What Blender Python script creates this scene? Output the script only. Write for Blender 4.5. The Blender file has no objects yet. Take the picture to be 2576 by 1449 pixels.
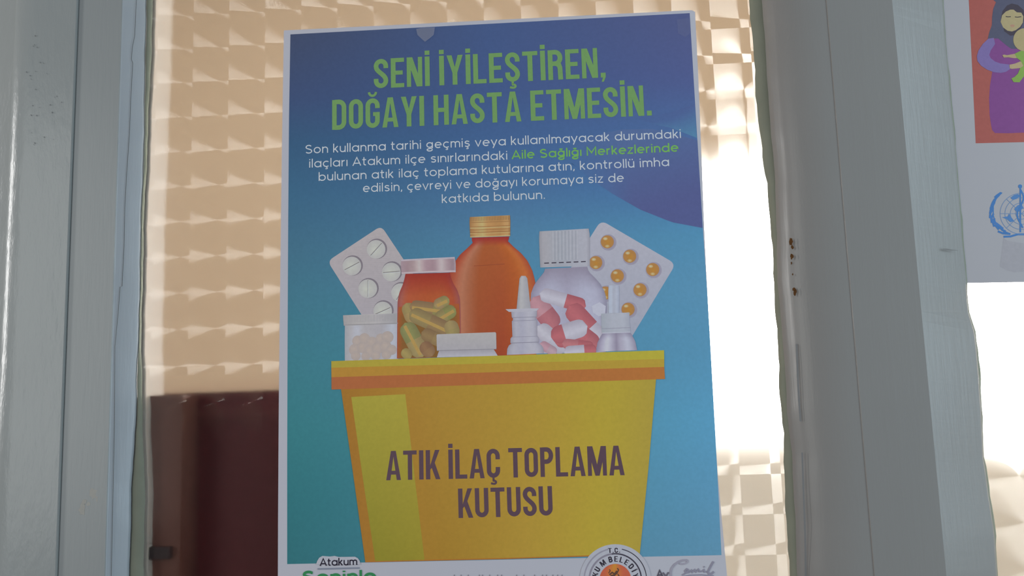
import bpy, bmesh, math, random
from mathutils import Vector, Matrix
from mathutils.geometry import tessellate_polygon

random.seed(4)
scn = bpy.context.scene
COL = scn.collection

# ------------------------------------------------------------------ camera
W, H, F = 2576, 1449, 2100.0            # photo frame and focal length in pixels
ZB = 1.45                               # height of the poster's middle above the floor
yaw, pitch, roll = -0.053732, 0.128006, -0.03151
EYE = Vector((0.020325, -0.57115, -0.0672 + ZB))
cy_, sy_ = math.cos(yaw), math.sin(yaw)
cp_, sp_ = math.cos(pitch), math.sin(pitch)
fwd = Vector((sy_ * cp_, cy_ * cp_, sp_))
r0 = Vector((cy_, -sy_, 0)); u0 = r0.cross(fwd)
rgt = r0 * math.cos(roll) + u0 * math.sin(roll)
upv = -r0 * math.sin(roll) + u0 * math.cos(roll)
cam = bpy.data.cameras.new('camera')
cam.sensor_fit = 'HORIZONTAL'; cam.sensor_width = 36.0
cam.lens = 36.0 * F / W
cam.clip_start = 0.01; cam.clip_end = 50
cam.dof.use_dof = True
cam.dof.focus_distance = 0.575
cam.dof.aperture_fstop = cam.lens / 1000 / 0.0030
camo = bpy.data.objects.new('camera', cam)
M3 = Matrix((rgt, upv, -fwd)).transposed()
camo.matrix_world = Matrix.Translation(EYE) @ M3.to_4x4()
COL.objects.link(camo)
scn.camera = camo

# ------------------------------------------------------------------ world, lights, exposure
scn.view_settings.view_transform = 'Standard'
scn.view_settings.look = 'None'
scn.view_settings.exposure = 0.0
scn.view_settings.gamma = 1.0
scn.view_settings.use_curve_mapping = False
scn.cycles.use_denoising = True
scn.cycles.max_bounces = 10
scn.cycles.transmission_bounces = 8
scn.cycles.transparent_max_bounces = 16
scn.cycles.sample_clamp_indirect = 6.0
world = bpy.data.worlds.new('world'); scn.world = world
world.use_nodes = True
bg = world.node_tree.nodes['Background']
bg.inputs[0].default_value = (0.84, 0.88, 1.0, 1)
bg.inputs[1].default_value = 0.28


def area(name, loc, target, sx, sy, power, col):
    l = bpy.data.lights.new(name, 'AREA'); l.shape = 'RECTANGLE'
    l.size = sx; l.size_y = sy; l.energy = power; l.color = col
    o = bpy.data.objects.new(name, l); COL.objects.link(o)
    o.location = loc
    d = Vector(target) - Vector(loc)
    o.rotation_euler = d.to_track_quat('-Z', 'Y').to_euler()
    return o


area('front_room_window_light', (-1.5, -1.75, 1.62), (-0.1, 0, 1.42), 0.8, 1.2, 6.7, (0.98, 1.0, 0.97))
area('added_post_highlight_light', (-1.46, -0.42, 1.66), (-0.2, 0, 1.5), 0.14, 0.56, 5.5, (1.0, 0.99, 0.97))  # added unseen narrow light for the gloss streak on the left post
area('added_blue_side_light', (1.05, -0.50, 1.55), (0.2, 0, 1.45), 0.4, 0.9, 6.0, (0.68, 0.88, 1.0))  # unseen blue light added close by for the right-facing bevels
area('added_back_wall_wash', (-0.6, 0.16, 2.35), (-0.5, 2.2, 1.35), 1.6, 0.3, 20.5, (1.0, 0.95, 0.88))  # unseen light added above the panes to wash the back wall evenly


# ------------------------------------------------------------------ helpers
def lin(c):
    return tuple((v / 255 / 12.92) if v / 255 <= .04045 else ((v / 255 + .055) / 1.055) ** 2.4 for v in c)


def at(x, y, dep=0.0):
    """the point of the plane y = dep (metres, + = behind the glass front) that photo pixel (x, y) looks at"""
    d = fwd + rgt * ((x - W / 2) / F) - upv * ((y - H / 2) / F)
    t = (dep - EYE.y) / d.y
    return EYE + d * t


def mixc(a, b, t):
    t = max(0.0, min(1.0, t))
    return tuple(a[i] + (b[i] - a[i]) * t for i in range(3))


def ramp(stops, t):
    """stops: [(pos, rgb)...]"""
    if t <= stops[0][0]:
        return stops[0][1]
    for (p0, c0), (p1, c1) in zip(stops, stops[1:]):
        if t <= p1:
            return mixc(c0, c1, (t - p0) / max(1e-9, p1 - p0))
    return stops[-1][1]


PAPER_SEEN = lin((159, 163, 176))
PAPER = (0.72, 0.705, 0.765)


def ink(c):
    l = lin(c)
    return tuple(min(0.95, l[i] / PAPER_SEEN[i] * PAPER[i]) for i in range(3))


class MB:
    def __init__(s):
        s.v = []; s.f = []; s.c = []; s.m = []

    def vert(s, p, c=(1, 1, 1)):
        s.v.append(Vector(p)); s.c.append(c); return len(s.v) - 1

    def face(s, idx, mat=0):
        s.f.append(tuple(idx)); s.m.append(mat)

    def box(s, x0, x1, y0, y1, z0, z1, mat=0):
        b = len(s.v)
        for z in (z0, z1):
            for x, y in ((x0, y0), (x1, y0), (x1, y1), (x0, y1)):
                s.vert((x, y, z))
        for q in ((3, 2, 1, 0), (4, 5, 6, 7), (0, 1, 5, 4), (1, 2, 6, 5), (2, 3, 7, 6), (3, 0, 4, 7)):
            s.face([b + i for i in q], mat)

    def build(s, name, mats, parent=None, origin=None, smooth=False, ink_attr=False, label=None):
        org = Vector(origin) if origin is not None else Vector((0, 0, 0))
        me = bpy.data.meshes.new(name)
        me.from_pydata([tuple(p - org) for p in s.v], [], s.f)
        if not isinstance(mats, (list, tuple)):
            mats = [mats]
        for m in mats:
            me.materials.append(m)
        for p, mi in zip(me.polygons, s.m):
            p.material_index = mi; p.use_smooth = smooth
        if ink_attr:
            a = me.attributes.new('ink', 'FLOAT_COLOR', 'POINT')
            for i, c in enumerate(s.c):
                a.data[i].color = (c[0], c[1], c[2], 1)
        me.update()
        o = bpy.data.objects.new(name, me); COL.objects.link(o)
        if parent is not None:
            o.parent = parent
            # children are placed relative to their thing's origin
        else:
            o.location = org
        if label:
            o['label'] = label
        return o


def tag(o, label=None, cat=None, group=None, kind=None):
    if label: o['label'] = label
    if cat: o['category'] = cat
    if group: o['group'] = group
    if kind: o['kind'] = kind
    return o


def empty(name, loc):
    o = bpy.data.objects.new(name, None); o.empty_display_size = .03
    COL.objects.link(o); o.location = loc
    return o


# ------------------------------------------------------------------ materials
def new_mat(name):
    m = bpy.data.materials.new(name); m.use_nodes = True
    nt = m.node_tree; nt.nodes.clear()
    out = nt.nodes.new('ShaderNodeOutputMaterial')
    return m, nt, out


def principled(nt, out, col=(.5, .5, .5), rough=.5, spec=.5):
    b = nt.nodes.new('ShaderNodeBsdfPrincipled')
    b.inputs['Base Color'].default_value = (*col, 1)
    b.inputs['Roughness'].default_value = rough
    b.inputs['Specular IOR Level'].default_value = spec
    nt.links.new(b.outputs[0], out.inputs[0])
    return b


def simple(name, col, rough=.5, spec=.4, noise=0.0, scale=40.0):
    m, nt, out = new_mat(name)
    b = principled(nt, out, col, rough, spec)
    if noise:
        g = nt.nodes.new('ShaderNodeNewGeometry')
        n = nt.nodes.new('ShaderNodeTexNoise'); n.inputs['Scale'].default_value = scale
        n.inputs['Detail'].default_value = 4
        nt.links.new(g.outputs['Position'], n.inputs['Vector'])
        r = nt.nodes.new('ShaderNodeMapRange')
        r.inputs[3].default_value = 1 - noise; r.inputs[4].default_value = 1 + noise
        nt.links.new(n.outputs[0], r.inputs[0])
        mx = nt.nodes.new('ShaderNodeVectorMath'); mx.operation = 'SCALE'
        mx.inputs[0].default_value = col
        nt.links.new(r.outputs[0], mx.inputs['Scale'])
        nt.links.new(mx.outputs[0], b.inputs['Base Color'])
    return m


def paint(name, col, rough=.30, bump=.10, scale=(420, 420, 34)):
    """brushed oil paint on wood: faint vertical brush marks, soft gloss"""
    m, nt, out = new_mat(name)
    b = principled(nt, out, col, rough, .5)
    g = nt.nodes.new('ShaderNodeNewGeometry')
    mp = nt.nodes.new('ShaderNodeVectorMath'); mp.operation = 'MULTIPLY'
    mp.inputs[1].default_value = scale
    nt.links.new(g.outputs['Position'], mp.inputs[0])
    n = nt.nodes.new('ShaderNodeTexNoise'); n.inputs['Scale'].default_value = 1.0
    n.inputs['Detail'].default_value = 5; n.inputs['Roughness'].default_value = .6
    nt.links.new(mp.outputs[0], n.inputs['Vector'])
    bp = nt.nodes.new('ShaderNodeBump'); bp.inputs['Strength'].default_value = bump
    bp.inputs['Distance'].default_value = .0012
    nt.links.new(n.outputs[0], bp.inputs['Height'])
    nt.links.new(bp.outputs[0], b.inputs['Normal'])
    n2 = nt.nodes.new('ShaderNodeTexNoise'); n2.inputs['Scale'].default_value = 14.0
    n2.inputs['Detail'].default_value = 6
    nt.links.new(g.outputs['Position'], n2.inputs['Vector'])
    r = nt.nodes.new('ShaderNodeMapRange')
    r.inputs[3].default_value = .955; r.inputs[4].default_value = 1.045
    nt.links.new(n2.outputs[0], r.inputs[0])
    mx = nt.nodes.new('ShaderNodeVectorMath'); mx.operation = 'SCALE'
    mx.inputs[0].default_value = col
    nt.links.new(r.outputs[0], mx.inputs['Scale'])
    nt.links.new(mx.outputs[0], b.inputs['Base Color'])
    return m


def ink_material():
    m, nt, out = new_mat('printing_ink')
    b = principled(nt, out, (1, 1, 1), .55, .25)
    a = nt.nodes.new('ShaderNodeAttribute'); a.attribute_name = 'ink'
    g = nt.nodes.new('ShaderNodeNewGeometry')
    n = nt.nodes.new('ShaderNodeTexNoise'); n.inputs['Scale'].default_value = 420
    n.inputs['Detail'].default_value = 3
    nt.links.new(g.outputs['Position'], n.inputs['Vector'])
    r = nt.nodes.new('ShaderNodeMapRange')
    r.inputs[3].default_value = .92; r.inputs[4].default_value = 1.08
    nt.links.new(n.outputs[0], r.inputs[0])
    mx = nt.nodes.new('ShaderNodeVectorMath'); mx.operation = 'SCALE'
    nt.links.new(a.outputs['Color'], mx.inputs[0])
    nt.links.new(r.outputs[0], mx.inputs['Scale'])
    nt.links.new(mx.outputs[0], b.inputs['Base Color'])
    return m


def math_node(nt, op, a, b=None, c=None):
    n = nt.nodes.new('ShaderNodeMath'); n.operation = op
    for i, v in enumerate((a, b, c)):
        if v is None: continue
        if isinstance(v, (int, float)): n.inputs[i].default_value = v
        else: nt.links.new(v, n.inputs[i])
    return n.outputs[0]


def wheel_glass(name, x0, z0, a, b, offx=.755, offz=.74, frac=.17, tilt=2.6, groove=.00048):
    """patterned glass: every a x b cell is turned with fine concentric grooves round one point"""
    m, nt, out = new_mat(name)
    m.cycles.use_bump_map_correction = False          # the groove walls are steeper than the correction would allow
    L = nt.links
    g = nt.nodes.new('ShaderNodeNewGeometry')
    sep = nt.nodes.new('ShaderNodeSeparateXYZ'); L.new(g.outputs['Position'], sep.inputs[0])
    ux = math_node(nt, 'DIVIDE', math_node(nt, 'SUBTRACT', sep.outputs[0], x0), a)
    uz = math_node(nt, 'DIVIDE', math_node(nt, 'SUBTRACT', z0, sep.outputs[2]), b)
    dx = math_node(nt, 'MULTIPLY', math_node(nt, 'SUBTRACT', math_node(nt, 'FRACT', math_node(nt, 'ADD', ux, offx + 50)), offx), a)
    dz = math_node(nt, 'MULTIPLY', math_node(nt, 'SUBTRACT', math_node(nt, 'FRACT', math_node(nt, 'ADD', uz, offz + 50)), offz), -b)
    r = math_node(nt, 'SQRT', math_node(nt, 'ADD', math_node(nt, 'MULTIPLY', dx, dx), math_node(nt, 'ADD', math_node(nt, 'MULTIPLY', dz, dz), 1e-12)))
    s = math_node(nt, 'SUBTRACT', math_node(nt, 'MULTIPLY', math_node(nt, 'FRACT', math_node(nt, 'DIVIDE', r, groove)), 2.0), 1.0)
    t = math_node(nt, 'MULTIPLY', math_node(nt, 'ADD', math_node(nt, 'MULTIPLY', math_node(nt, 'POWER', math_node(nt, 'ABSOLUTE', s), 6.0), tilt), .05), math_node(nt, 'SIGN', s))
    k = math_node(nt, 'DIVIDE', t, r)
    cmb = nt.nodes.new('ShaderNodeCombineXYZ')
    L.new(math_node(nt, 'MULTIPLY', dx, k), cmb.inputs[0]); L.new(math_node(nt, 'MULTIPLY', dz, k), cmb.inputs[2])
    add = nt.nodes.new('ShaderNodeVectorMath'); add.operation = 'ADD'
    L.new(g.outputs['Normal'], add.inputs[0]); L.new(cmb.outputs[0], add.inputs[1])
    nor = nt.nodes.new('ShaderNodeVectorMath'); nor.operation = 'NORMALIZE'
    L.new(add.outputs[0], nor.inputs[0])
    rf = nt.nodes.new('ShaderNodeBsdfRefraction'); rf.inputs['IOR'].default_value = 2.1
    rf.inputs['Roughness'].default_value = .05; rf.inputs['Color'].default_value = (1, .985, .96, 1)
    L.new(nor.outputs[0], rf.inputs['Normal'])
    cl = nt.nodes.new('ShaderNodeBsdfRefraction'); cl.inputs['IOR'].default_value = 1.10
    cl.inputs['Roughness'].default_value = .60; cl.inputs['Color'].default_value = (.99, .98, .96, 1)
    mx = nt.nodes.new('ShaderNodeMixShader'); mx.inputs[0].default_value = frac
    L.new(cl.outputs[0], mx.inputs[1]); L.new(rf.outputs[0], mx.inputs[2])
    gl = nt.nodes.new('ShaderNodeBsdfGlossy'); gl.inputs['Roughness'].default_value = .12
    mx2 = nt.nodes.new('ShaderNodeMixShader'); mx2.inputs[0].default_value = .012
    L.new(mx.outputs[0], mx2.inputs[1]); L.new(gl.outputs[0], mx2.inputs[2])
    L.new(mx2.outputs[0], out.inputs[0])
    return m


def clear_glass():
    m, nt, out = new_mat('clear_glass_face')
    t = nt.nodes.new('ShaderNodeBsdfTransparent'); t.inputs[0].default_value = (.985, .99, .985, 1)
    nt.links.new(t.outputs[0], out.inputs[0])
    return m


def tape_material(name, alpha, col):
    m, nt, out = new_mat(name)
    b = principled(nt, out, col, .22, .6)
    t = nt.nodes.new('ShaderNodeBsdfTransparent')
    mx = nt.nodes.new('ShaderNodeMixShader'); mx.inputs[0].default_value = alpha
    nt.links.new(t.outputs[0], mx.inputs[1]); nt.links.new(b.outputs[0], mx.inputs[2])
    nt.links.new(mx.outputs[0], out.inputs[0])
    return m


def emissive(name, col, strength):
    m, nt, out = new_mat(name)
    e = nt.nodes.new('ShaderNodeEmission'); e.inputs[0].default_value = (*col, 1); e.inputs[1].default_value = strength
    nt.links.new(e.outputs[0], out.inputs[0])
    return m


PAINT = paint('grey_white_paint', (.345, .365, .355))
PAINT_BEVEL_LIT = paint('blue_lit_bevel_paint', (.455, .50, .53))  # blue light caught by the bevel is put into this paler colour
PAINT_POST = paint('wrinkled_grey_white_paint', (.355, .378, .365), .21, .32, (140, 140, 40))
PAINT_MULLION = paint('dull_grey_paint', (.315, .305, .285))
PUTTY = simple('glazing_putty', (.27, .285, .215), .6, .3, .12, 60)
RUST = simple('rust', (.13, .055, .018), .8, .1, .3, 300)
GROOVE = simple('dark_gap', (.22, .23, .23), .8, .1)
SMUDGE = simple('brown_smudge', (.455, .445, .40), .6, .2, .1, 200)
INK = ink_material()
PAPER_M = simple('white_paper', PAPER, .55, .25, .015, 80)
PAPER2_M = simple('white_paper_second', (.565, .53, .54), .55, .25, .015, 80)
CLEAR = clear_glass()
# lattice of the pattern measured on the pane
LX, LZ, LA, LB = -0.218853, 0.192385 + ZB, 0.026831, 0.025797
GLASS1 = wheel_glass('wheel_cut_glass', LX, LZ, LA, LB)
GLASS2 = wheel_glass('wheel_cut_glass_second_pane', at(2551, 1080).x, at(2551, 1080).z, .030, .0298)
ROOM_WALL = simple('beige_plaster', (.62, .50, .385), .9, .1, .04, 3)
ROOM_CEIL = simple('ceiling_paint', (.75, .70, .62), .9, .1)
ROOM_FLOOR = simple('floor_tiles', (.42, .37, .32), .5, .3, .1, 5)
FRONT_WALL = simple('front_wall_paint', (.60, .60, .56), .8, .2, .04, 6)
DAYLIGHT = emissive('daylight', (1.0, .985, .95), 12.0)
MAROON = simple('maroon_paint', (.15, .014, .016), .45, .4, .15, 8)
BROWNWOOD = simple('brown_wood', (.20, .075, .052), .5, .3, .2, 10)
BLACKSTUFF = simple('black_fitting', (.05, .03, .03), .5, .3)

ZLO, ZHI = 0.95, 1.95        # the windows' lower and upper edge


def edge(pts, dep):
    """a vertical edge given by photo points, brought to the plane y = dep and run on to the window's full height"""
    P = [at(x, y, dep) for x, y in pts]
    P.sort(key=lambda p: -p.z)
    return [Vector((P[0].x, dep, ZHI))] + P + [Vector((P[-1].x, dep, ZLO))]


def resample(P, n):
    """n points at even heights"""
    zs = [P[0].z + (P[-1].z - P[0].z) * i / (n - 1) for i in range(n)]
    out = []
    for z in zs:
        for a, b in zip(P, P[1:]):
            if a.z >= z >= b.z - 1e-9:
                t = (a.z - z) / max(1e-9, a.z - b.z)
                out.append(a.lerp(b, t)); break
        else:
            out.append(P[-1].copy())
    return out


def wobble(P, amp, f):
    ph = random.random() * 6
    for p in P:
        z = p.z
        p.x += amp * (math.sin(z * f + ph) * .5 + math.sin(z * f * 2.7 + ph * 2) * .3 + math.sin(z * f * 6.1 + 1.3 * ph) * .2)
    return P


def strip(mb, A, B, prof, mat=0):
    """loft between two edges A and B (equal lengths). prof: [(t across, y)]"""
    rows = []
    for a, b in zip(A, B):
        rows.append([mb.vert((a.x + (b.x - a.x) * t, y, a.z + (b.z - a.z) * t)) for t, y in prof])
    for r1, r2 in zip(rows, rows[1:]):
        for i in range(len(prof) - 1):
            mb.face((r1[i], r2[i], r2[i + 1], r1[i + 1]), mat)


def xline(px, py, dep):
    return at(px, py, dep).x


def vert_edge(x, n, y=0):
    return [Vector((x, y, ZHI + (ZLO - ZHI) * i / (n - 1))) for i in range(n)]


NS = 160
YF = -0.022     # front face of the mullion
YL = -0.0110    # front face of the left stile
# ---- left side: outer post, then stile with bevel
xs_step = xline(171.5, 720, YL); xs_ridge = xline(286.4, 720, YL)
x_left = xline(46, 720, YL)
bevelL = wobble(resample(edge([(363, 0), (361, 200), (359, 300), (355, 480), (352, 560), (348, 700), (346, 850), (340, 960), (338, 1050), (330, 1150), (326, 1250), (325, 1350), (318, 1449)], -.004), NS), .0006, 60)
# the outer post (trim_1): rounded outer corner, flat face, small step down to the stile
m = MB()
A = vert_edge(x_left - .16, NS); B = vert_edge(xs_step, NS)
wd = xs_step - (x_left - .16)
prof = [(0, .034), (0, YL + .005), (.10, YL + .005), (.12, YL + .005)]
xr = (.16 + .004) / wd
for i in range(15):                      # quarter round towards the face
    a = math.radians(90 * i / 14)
    prof.append((xr - (.019 - .019 * math.sin(a)) / wd, YL + .0050 - .0066 * math.sqrt(1 - (1 - math.sin(a)) ** 2)))
strip(m, A, B, prof)
n_round1 = len(m.f)
strip(m, A, B, [(xr, YL - .0016), (xr + .004 / wd, YL - .0016), (1 - .0008 / wd, YL - .0017), (1, YL - .0013), (1, .034)])
for _ in range(26):                      # tiny dark specks in the paint
    px, py = random.choice([(100, 180), (105, 330), (115, 230), (95, 420)])
    px += random.uniform(-40, 40); py += random.uniform(-110, 130)
    c = at(px, py, YL - .0021); s = random.uniform(.0002, .00045)
    m.face([m.vert((c.x + s * math.cos(k), c.y, c.z + 1.5 * s * math.sin(k))) for k in (0, 1.2, 2.6, 3.9, 5.1)], 1)
t1 = m.build('trim_1', [PAINT_POST, GROOVE]); tag(t1, kind='structure')
for p in t1.data.polygons[:n_round1]: p.use_smooth = True
# the stile (trim_2)
m = MB()
A = vert_edge(xs_step - .0004, NS); B = vert_edge(xs_ridge, NS)
strip(m, A, B, [(0, .03), (0, YL + .0006), (.012, YL + .0004), (.03, YL), (.985, YL - .0002), (1, YL + .0003)])
RB = vert_edge(xs_ridge, NS)
n_flat = len(m.f)
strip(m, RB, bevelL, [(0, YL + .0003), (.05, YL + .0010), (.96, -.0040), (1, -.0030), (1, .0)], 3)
n_bevel = len(m.f)
# hairline crack in the bevel
crack = [(343, 0), (339, 89), (333, 119), (330.5, 149), (334, 159), (329, 248), (325.5, 338), (318, 447), (314, 522), (312, 621), (307, 720), (302, 722), (297, 790), (289, 871), (288, 1072), (284, 1250), (280, 1449)]
for (xa, ya), (xb, yb) in zip(crack, crack[1:]):
    q = []
    for x, y, s in ((xa, ya, -1), (xa, ya, 1), (xb, yb, 1), (xb, yb, -1)):
        base = 304.6 - (304.6 - 257.6) * y / 1449
        f = (x - base) / 60
        q.append(m.vert(at(x + s * .8, y, YL + .0074 * f - .0011)))
    m.face((q[0], q[1], q[2], q[3]), 1)
# brown smudge on the stile
for cx, cy2, rx, ry in ((207, 1283, 9, 17), (212, 1262, 7, 9), (235, 1240, 10, 14), (247, 1255, 6, 10), (222, 1268, 5, 6)):
    pts = []
    for k in range(14):
        a = k / 14 * 2 * math.pi; s = random.uniform(.6, 1.15)
        pts.append(m.vert(at(cx + rx * s * math.cos(a), cy2 + ry * s * math.sin(a), YL - .00016)))
    m.face(pts[::-1], 2)
t2 = m.build('trim_2', [PAINT, GROOVE, SMUDGE, PAINT_BEVEL_LIT]); tag(t2, kind='structure')
for _p in t2.data.polygons[n_flat:n_bevel]: _p.use_smooth = True

# ---- mullion (trim_3)
outR = [(1916, 0), (1923.6, 99), (1931, 199), (1937.5, 298), (1946, 397), (1951, 497), (1956, 646), (1959, 720), (1971, 871), (1981, 1042), (1994, 1148), (2001, 1298), (2005, 1449)]
inR = [(1886, 0), (1890, 50), (1897, 150), (1903, 240), (1909, 300), (1911, 318), (1921, 422), (1933.5, 472), (1936, 522), (1941, 596), (1948.5, 720), (1956, 846), (1961, 971), (1973.6, 1092), (1970, 1132), (1973.6, 1198), (1981, 1323), (1986, 1449)]
mul_edge = wobble(resample(edge(outR, -.005), NS), .0005, 50)
x_mB = xline(2137, 720, YF); x_mC = xline(2311, 720, YF)
glass2 = wobble(resample(edge([(2370, 0), (2400, 350), (2431, 712), (2437, 790), (2450, 830), (2457, 890), (2463, 945), (2470, 1050), (2475, 1150), (2487, 1250), (2500, 1330), (2508, 1449)], -.003), NS), .0004, 50)
m = MB()
prof = [(0, .0), (0, -.006)]
for i in range(1, 11):
    a = math.radians(90 * i / 10)
    prof.append((.04 + .96 * (1 - math.cos(a)) ** .9, -.006 - .0165 * math.sin(a)))
prof[-1] = (1, YF - .0005)
strip(m, mul_edge, vert_edge(x_mB, NS), prof)
n_round = len(m.f)
strip(m, vert_edge(x_mB, NS), vert_edge(x_mC, NS), [(0, YF - .0004), (.010, YF - .0010), (.5, YF - .0010), (1, YF - .0006)])
strip(m, vert_edge(x_mC, NS), glass2, [(0, YF - .0006), (.97, -.004), (1, -.003), (1, 0)])


def mull_dep(x, y):
    b0 = 1916 + 89 * y / 1449; f = max(0, min(1, (x - b0) / 165))
    best = min(prof[1:], key=lambda q: abs(q[0] - f))
    return best[1] - .0006


for cx, cy2, rx, ry in ((1990, 608, 5, 11), (1993, 622, 4, 6), (1992, 645, 5, 8), (1991, 662, 2, 4), (1994, 690, 2, 3), (2000, 735, 4.5, 11), (1997, 728, 4, 5)):
    pts = []
    for k in range(12):
        a = k / 12 * 2 * math.pi; s = random.uniform(.65, 1.1)
        pts.append(m.vert(at(cx + rx * s * math.cos(a), cy2 + ry * s * math.sin(a), mull_dep(cx, cy2) - .0008)))
    m.face(pts[::-1], 1)
for line in ([(2004, 865), (2007, 950), (2010, 1010), (2014, 1060)], [(2018, 1138), (2021, 1230), (2025, 1330), (2027, 1449)]):
    for (xa, ya), (xb, yb) in zip(line, line[1:]):
        q = [m.vert(at(x + s * wv, y, mull_dep(x, y) - .0008)) for x, y, s, wv in ((xa, ya, -1, 2.2), (xa, ya, 1, 2.2), (xb, yb, 1, 2.6), (xb, yb, -1, 2.6))]
        m.face(q, 2)
for (xa, ya, wa), (xb, yb, wb_) in zip([(2372, 626, .6), (2382, 627, 1.6), (2394, 629, 1.2)], [(2382, 627, 1.6), (2394, 629, 1.2), (2410, 630, .4)]):
    dep = lambda x, y: YF - .0006 + (.0186) * (x - (2255 + 126 * y / 1449)) / 128 - .0012
    q = [m.vert(at(x, y + sgn * wv, dep(x, y))) for x, y, sgn, wv in ((xa, ya, -1, wa), (xa, ya, 1, wa), (xb, yb, 1, wb_), (xb, yb, -1, wb_))]
    m.face(q, 2)
t3 = m.build('trim_3', [PAINT_MULLION, RUST, simple('paint_scratch', (.26, .25, .24), .8, .1)]); tag(t3, kind='structure')
for _p in t3.data.polygons[:n_round]: _p.use_smooth = True

# ---- windows: patterned pane + putty beads
x1a = bevelL[0].x - .03
x1b = mul_edge[0].x + .03
win1 = empty('window_1', ((-.24 + .19) / 2, 0, ZLO)); tag(win1, kind='structure')


def pane(x0, x1, mat, parent):
    b = MB(); b.box(x0, x1, 0, .004, ZLO - .01, ZHI + .01)
    b.m = [1] * 6; b.m[2] = 0          # the front carries the pattern
    return b.build('glass_pane', [mat, CLEAR], parent, parent.location)


pane(-.28, .24, GLASS1, win1)
# left putty bead
inL = [(384, 0), (378, 150), (372, 300), (363, 500), (357, 700), (354, 900), (356, 1000), (362, 1200), (361, 1449)]
pl_in = wobble(resample(edge(inL, -.001), NS), .0006, 80)
b = MB()
pl_out = [p + Vector((.0004, 0, 0)) for p in bevelL]
strip(b, pl_out, pl_in, [(0, -.0012), (.25, -.0026), (.6, -.0022), (.9, -.0010), (1, 0)])
b.build('putty_bead', PUTTY, win1, win1.location, smooth=True)
pr_in = wobble(resample(edge(inR, -.001), NS), .0008, 90)
b = MB()
strip(b, pr_in, [p + Vector((.002, 0, 0)) for p in mul_edge], [(0, 0), (.12, -.0014), (.45, -.0040), (.85, -.0048), (1, -.0045)])
b.build('putty_bead', PUTTY, win1, win1.location, smooth=True)
# stop bead behind the pane, seen through its edge
st_in = [p + Vector((.0004, 0, 0)) for p in pl_in]
b = MB()
strip(b, [p + Vector((-.04, 0, 0)) for p in st_in], st_in, [(0, .0045), (.99, .0045), (1, .0050), (1, .034)])
STOPM = simple('pale_stop_paint', (.78, .70, .62), .6, .2)
b.build('stop_bead', STOPM, win1, win1.location)

win2 = empty('window_2', (.55, 0, ZLO)); tag(win2, kind='structure')
pane(glass2[0].x - .03, .78, GLASS2, win2)
b = MB()
g2in = [p + Vector((.0022, 0, 0)) for p in glass2]
strip(b, glass2, wobble(g2in, .0008, 70), [(0, -.0028), (.5, -.002), (1, 0)])
b.build('putty_bead', PUTTY, win2, win2.location, smooth=True)

# ---- rails above and below, post beyond the second pane, wall round it all
m = MB()
m.box(-.56, .86, -.026, .03, ZHI - .005, ZHI + .09); tag(m.build('trim_4', PAINT), kind='structure')
m = MB()
m.box(-.56, .86, -.026, .03, ZLO - .09, ZLO + .005); tag(m.build('trim_5', PAINT), kind='structure')
m = MB()
m.box(.77, .86, -.024, .03, ZLO + .004, ZHI - .004); tag(m.build('trim_6', PAINT), kind='structure')
m = MB()
m.box(-2.6, -.48, .0, .034, 0, 2.75); m.box(.86, 3.0, .0, .034, 0, 2.75)
m.box(-.48, .86, .0, .034, 0, ZLO - .085); m.box(-.48, .86, .0, .034, ZHI + .085, 2.75)
tag(m.build('wall_front', FRONT_WALL), kind='structure')

# ------------------------------------------------------------------ the room behind the glass
YB = 2.2
wl, wr = at(1660, 700, YB).x, 2.7
wt, wb = at(1800, 475, YB).z, at(1800, 1090, YB).z
m = MB()
m.box(-2.6, wl, YB, YB + .12, 0, 2.75); m.box(wr, 3.0, YB, YB + .12, 0, 2.75)
m.box(wl, wr, YB, YB + .12, 0, wb); m.box(wl, wr, YB, YB + .12, wt, 2.75)
tag(m.build('wall_back', ROOM_WALL), kind='structure')
m = MB(); m.box(wl, 3.0, YB - .03, YB, 0, wb - .02); tag(m.build('trim_7', simple('white_wainscot', (.87, .86, .83), .6, .3, .03, 4)), kind='structure')
m = MB(); m.box(-2.7, -2.6, 0, YB + .12, 0, 2.75); tag(m.build('wall_left', ROOM_WALL), kind='structure')
m = MB(); m.box(3.0, 3.1, 0, YB + .12, 0, 2.75); tag(m.build('wall_right', ROOM_WALL), kind='structure')
m = MB(); m.box(-2.7, 3.1, -2.6, YB + .12, -.1, 0); tag(m.build('floor', ROOM_FLOOR), kind='structure')
m = MB(); m.box(-2.7, 3.1, 0, YB + .12, 2.75, 2.85); tag(m.build('ceiling', ROOM_CEIL), kind='structure')
win3 = empty('window_3', ((wl + wr) / 2, YB + .06, wb)); tag(win3, kind='structure')
b = MB(); b.box(wl, wr, YB + .07, YB + .075, wb, wt)
b.build('bright_pane', DAYLIGHT, win3, win3.location)
b = MB()
for x in (wl + .02, (wl + wr) / 2, wr - .02):
    b.box(x - .02, x + .02, YB + .02, YB + .065, wb, wt)
for z in (wb + .02, wt - .02):
    b.box(wl, wr, YB + .022, YB + .063, z - .02, z + .02)
b.build('window_frame', STOPM, win3, win3.location)

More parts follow.
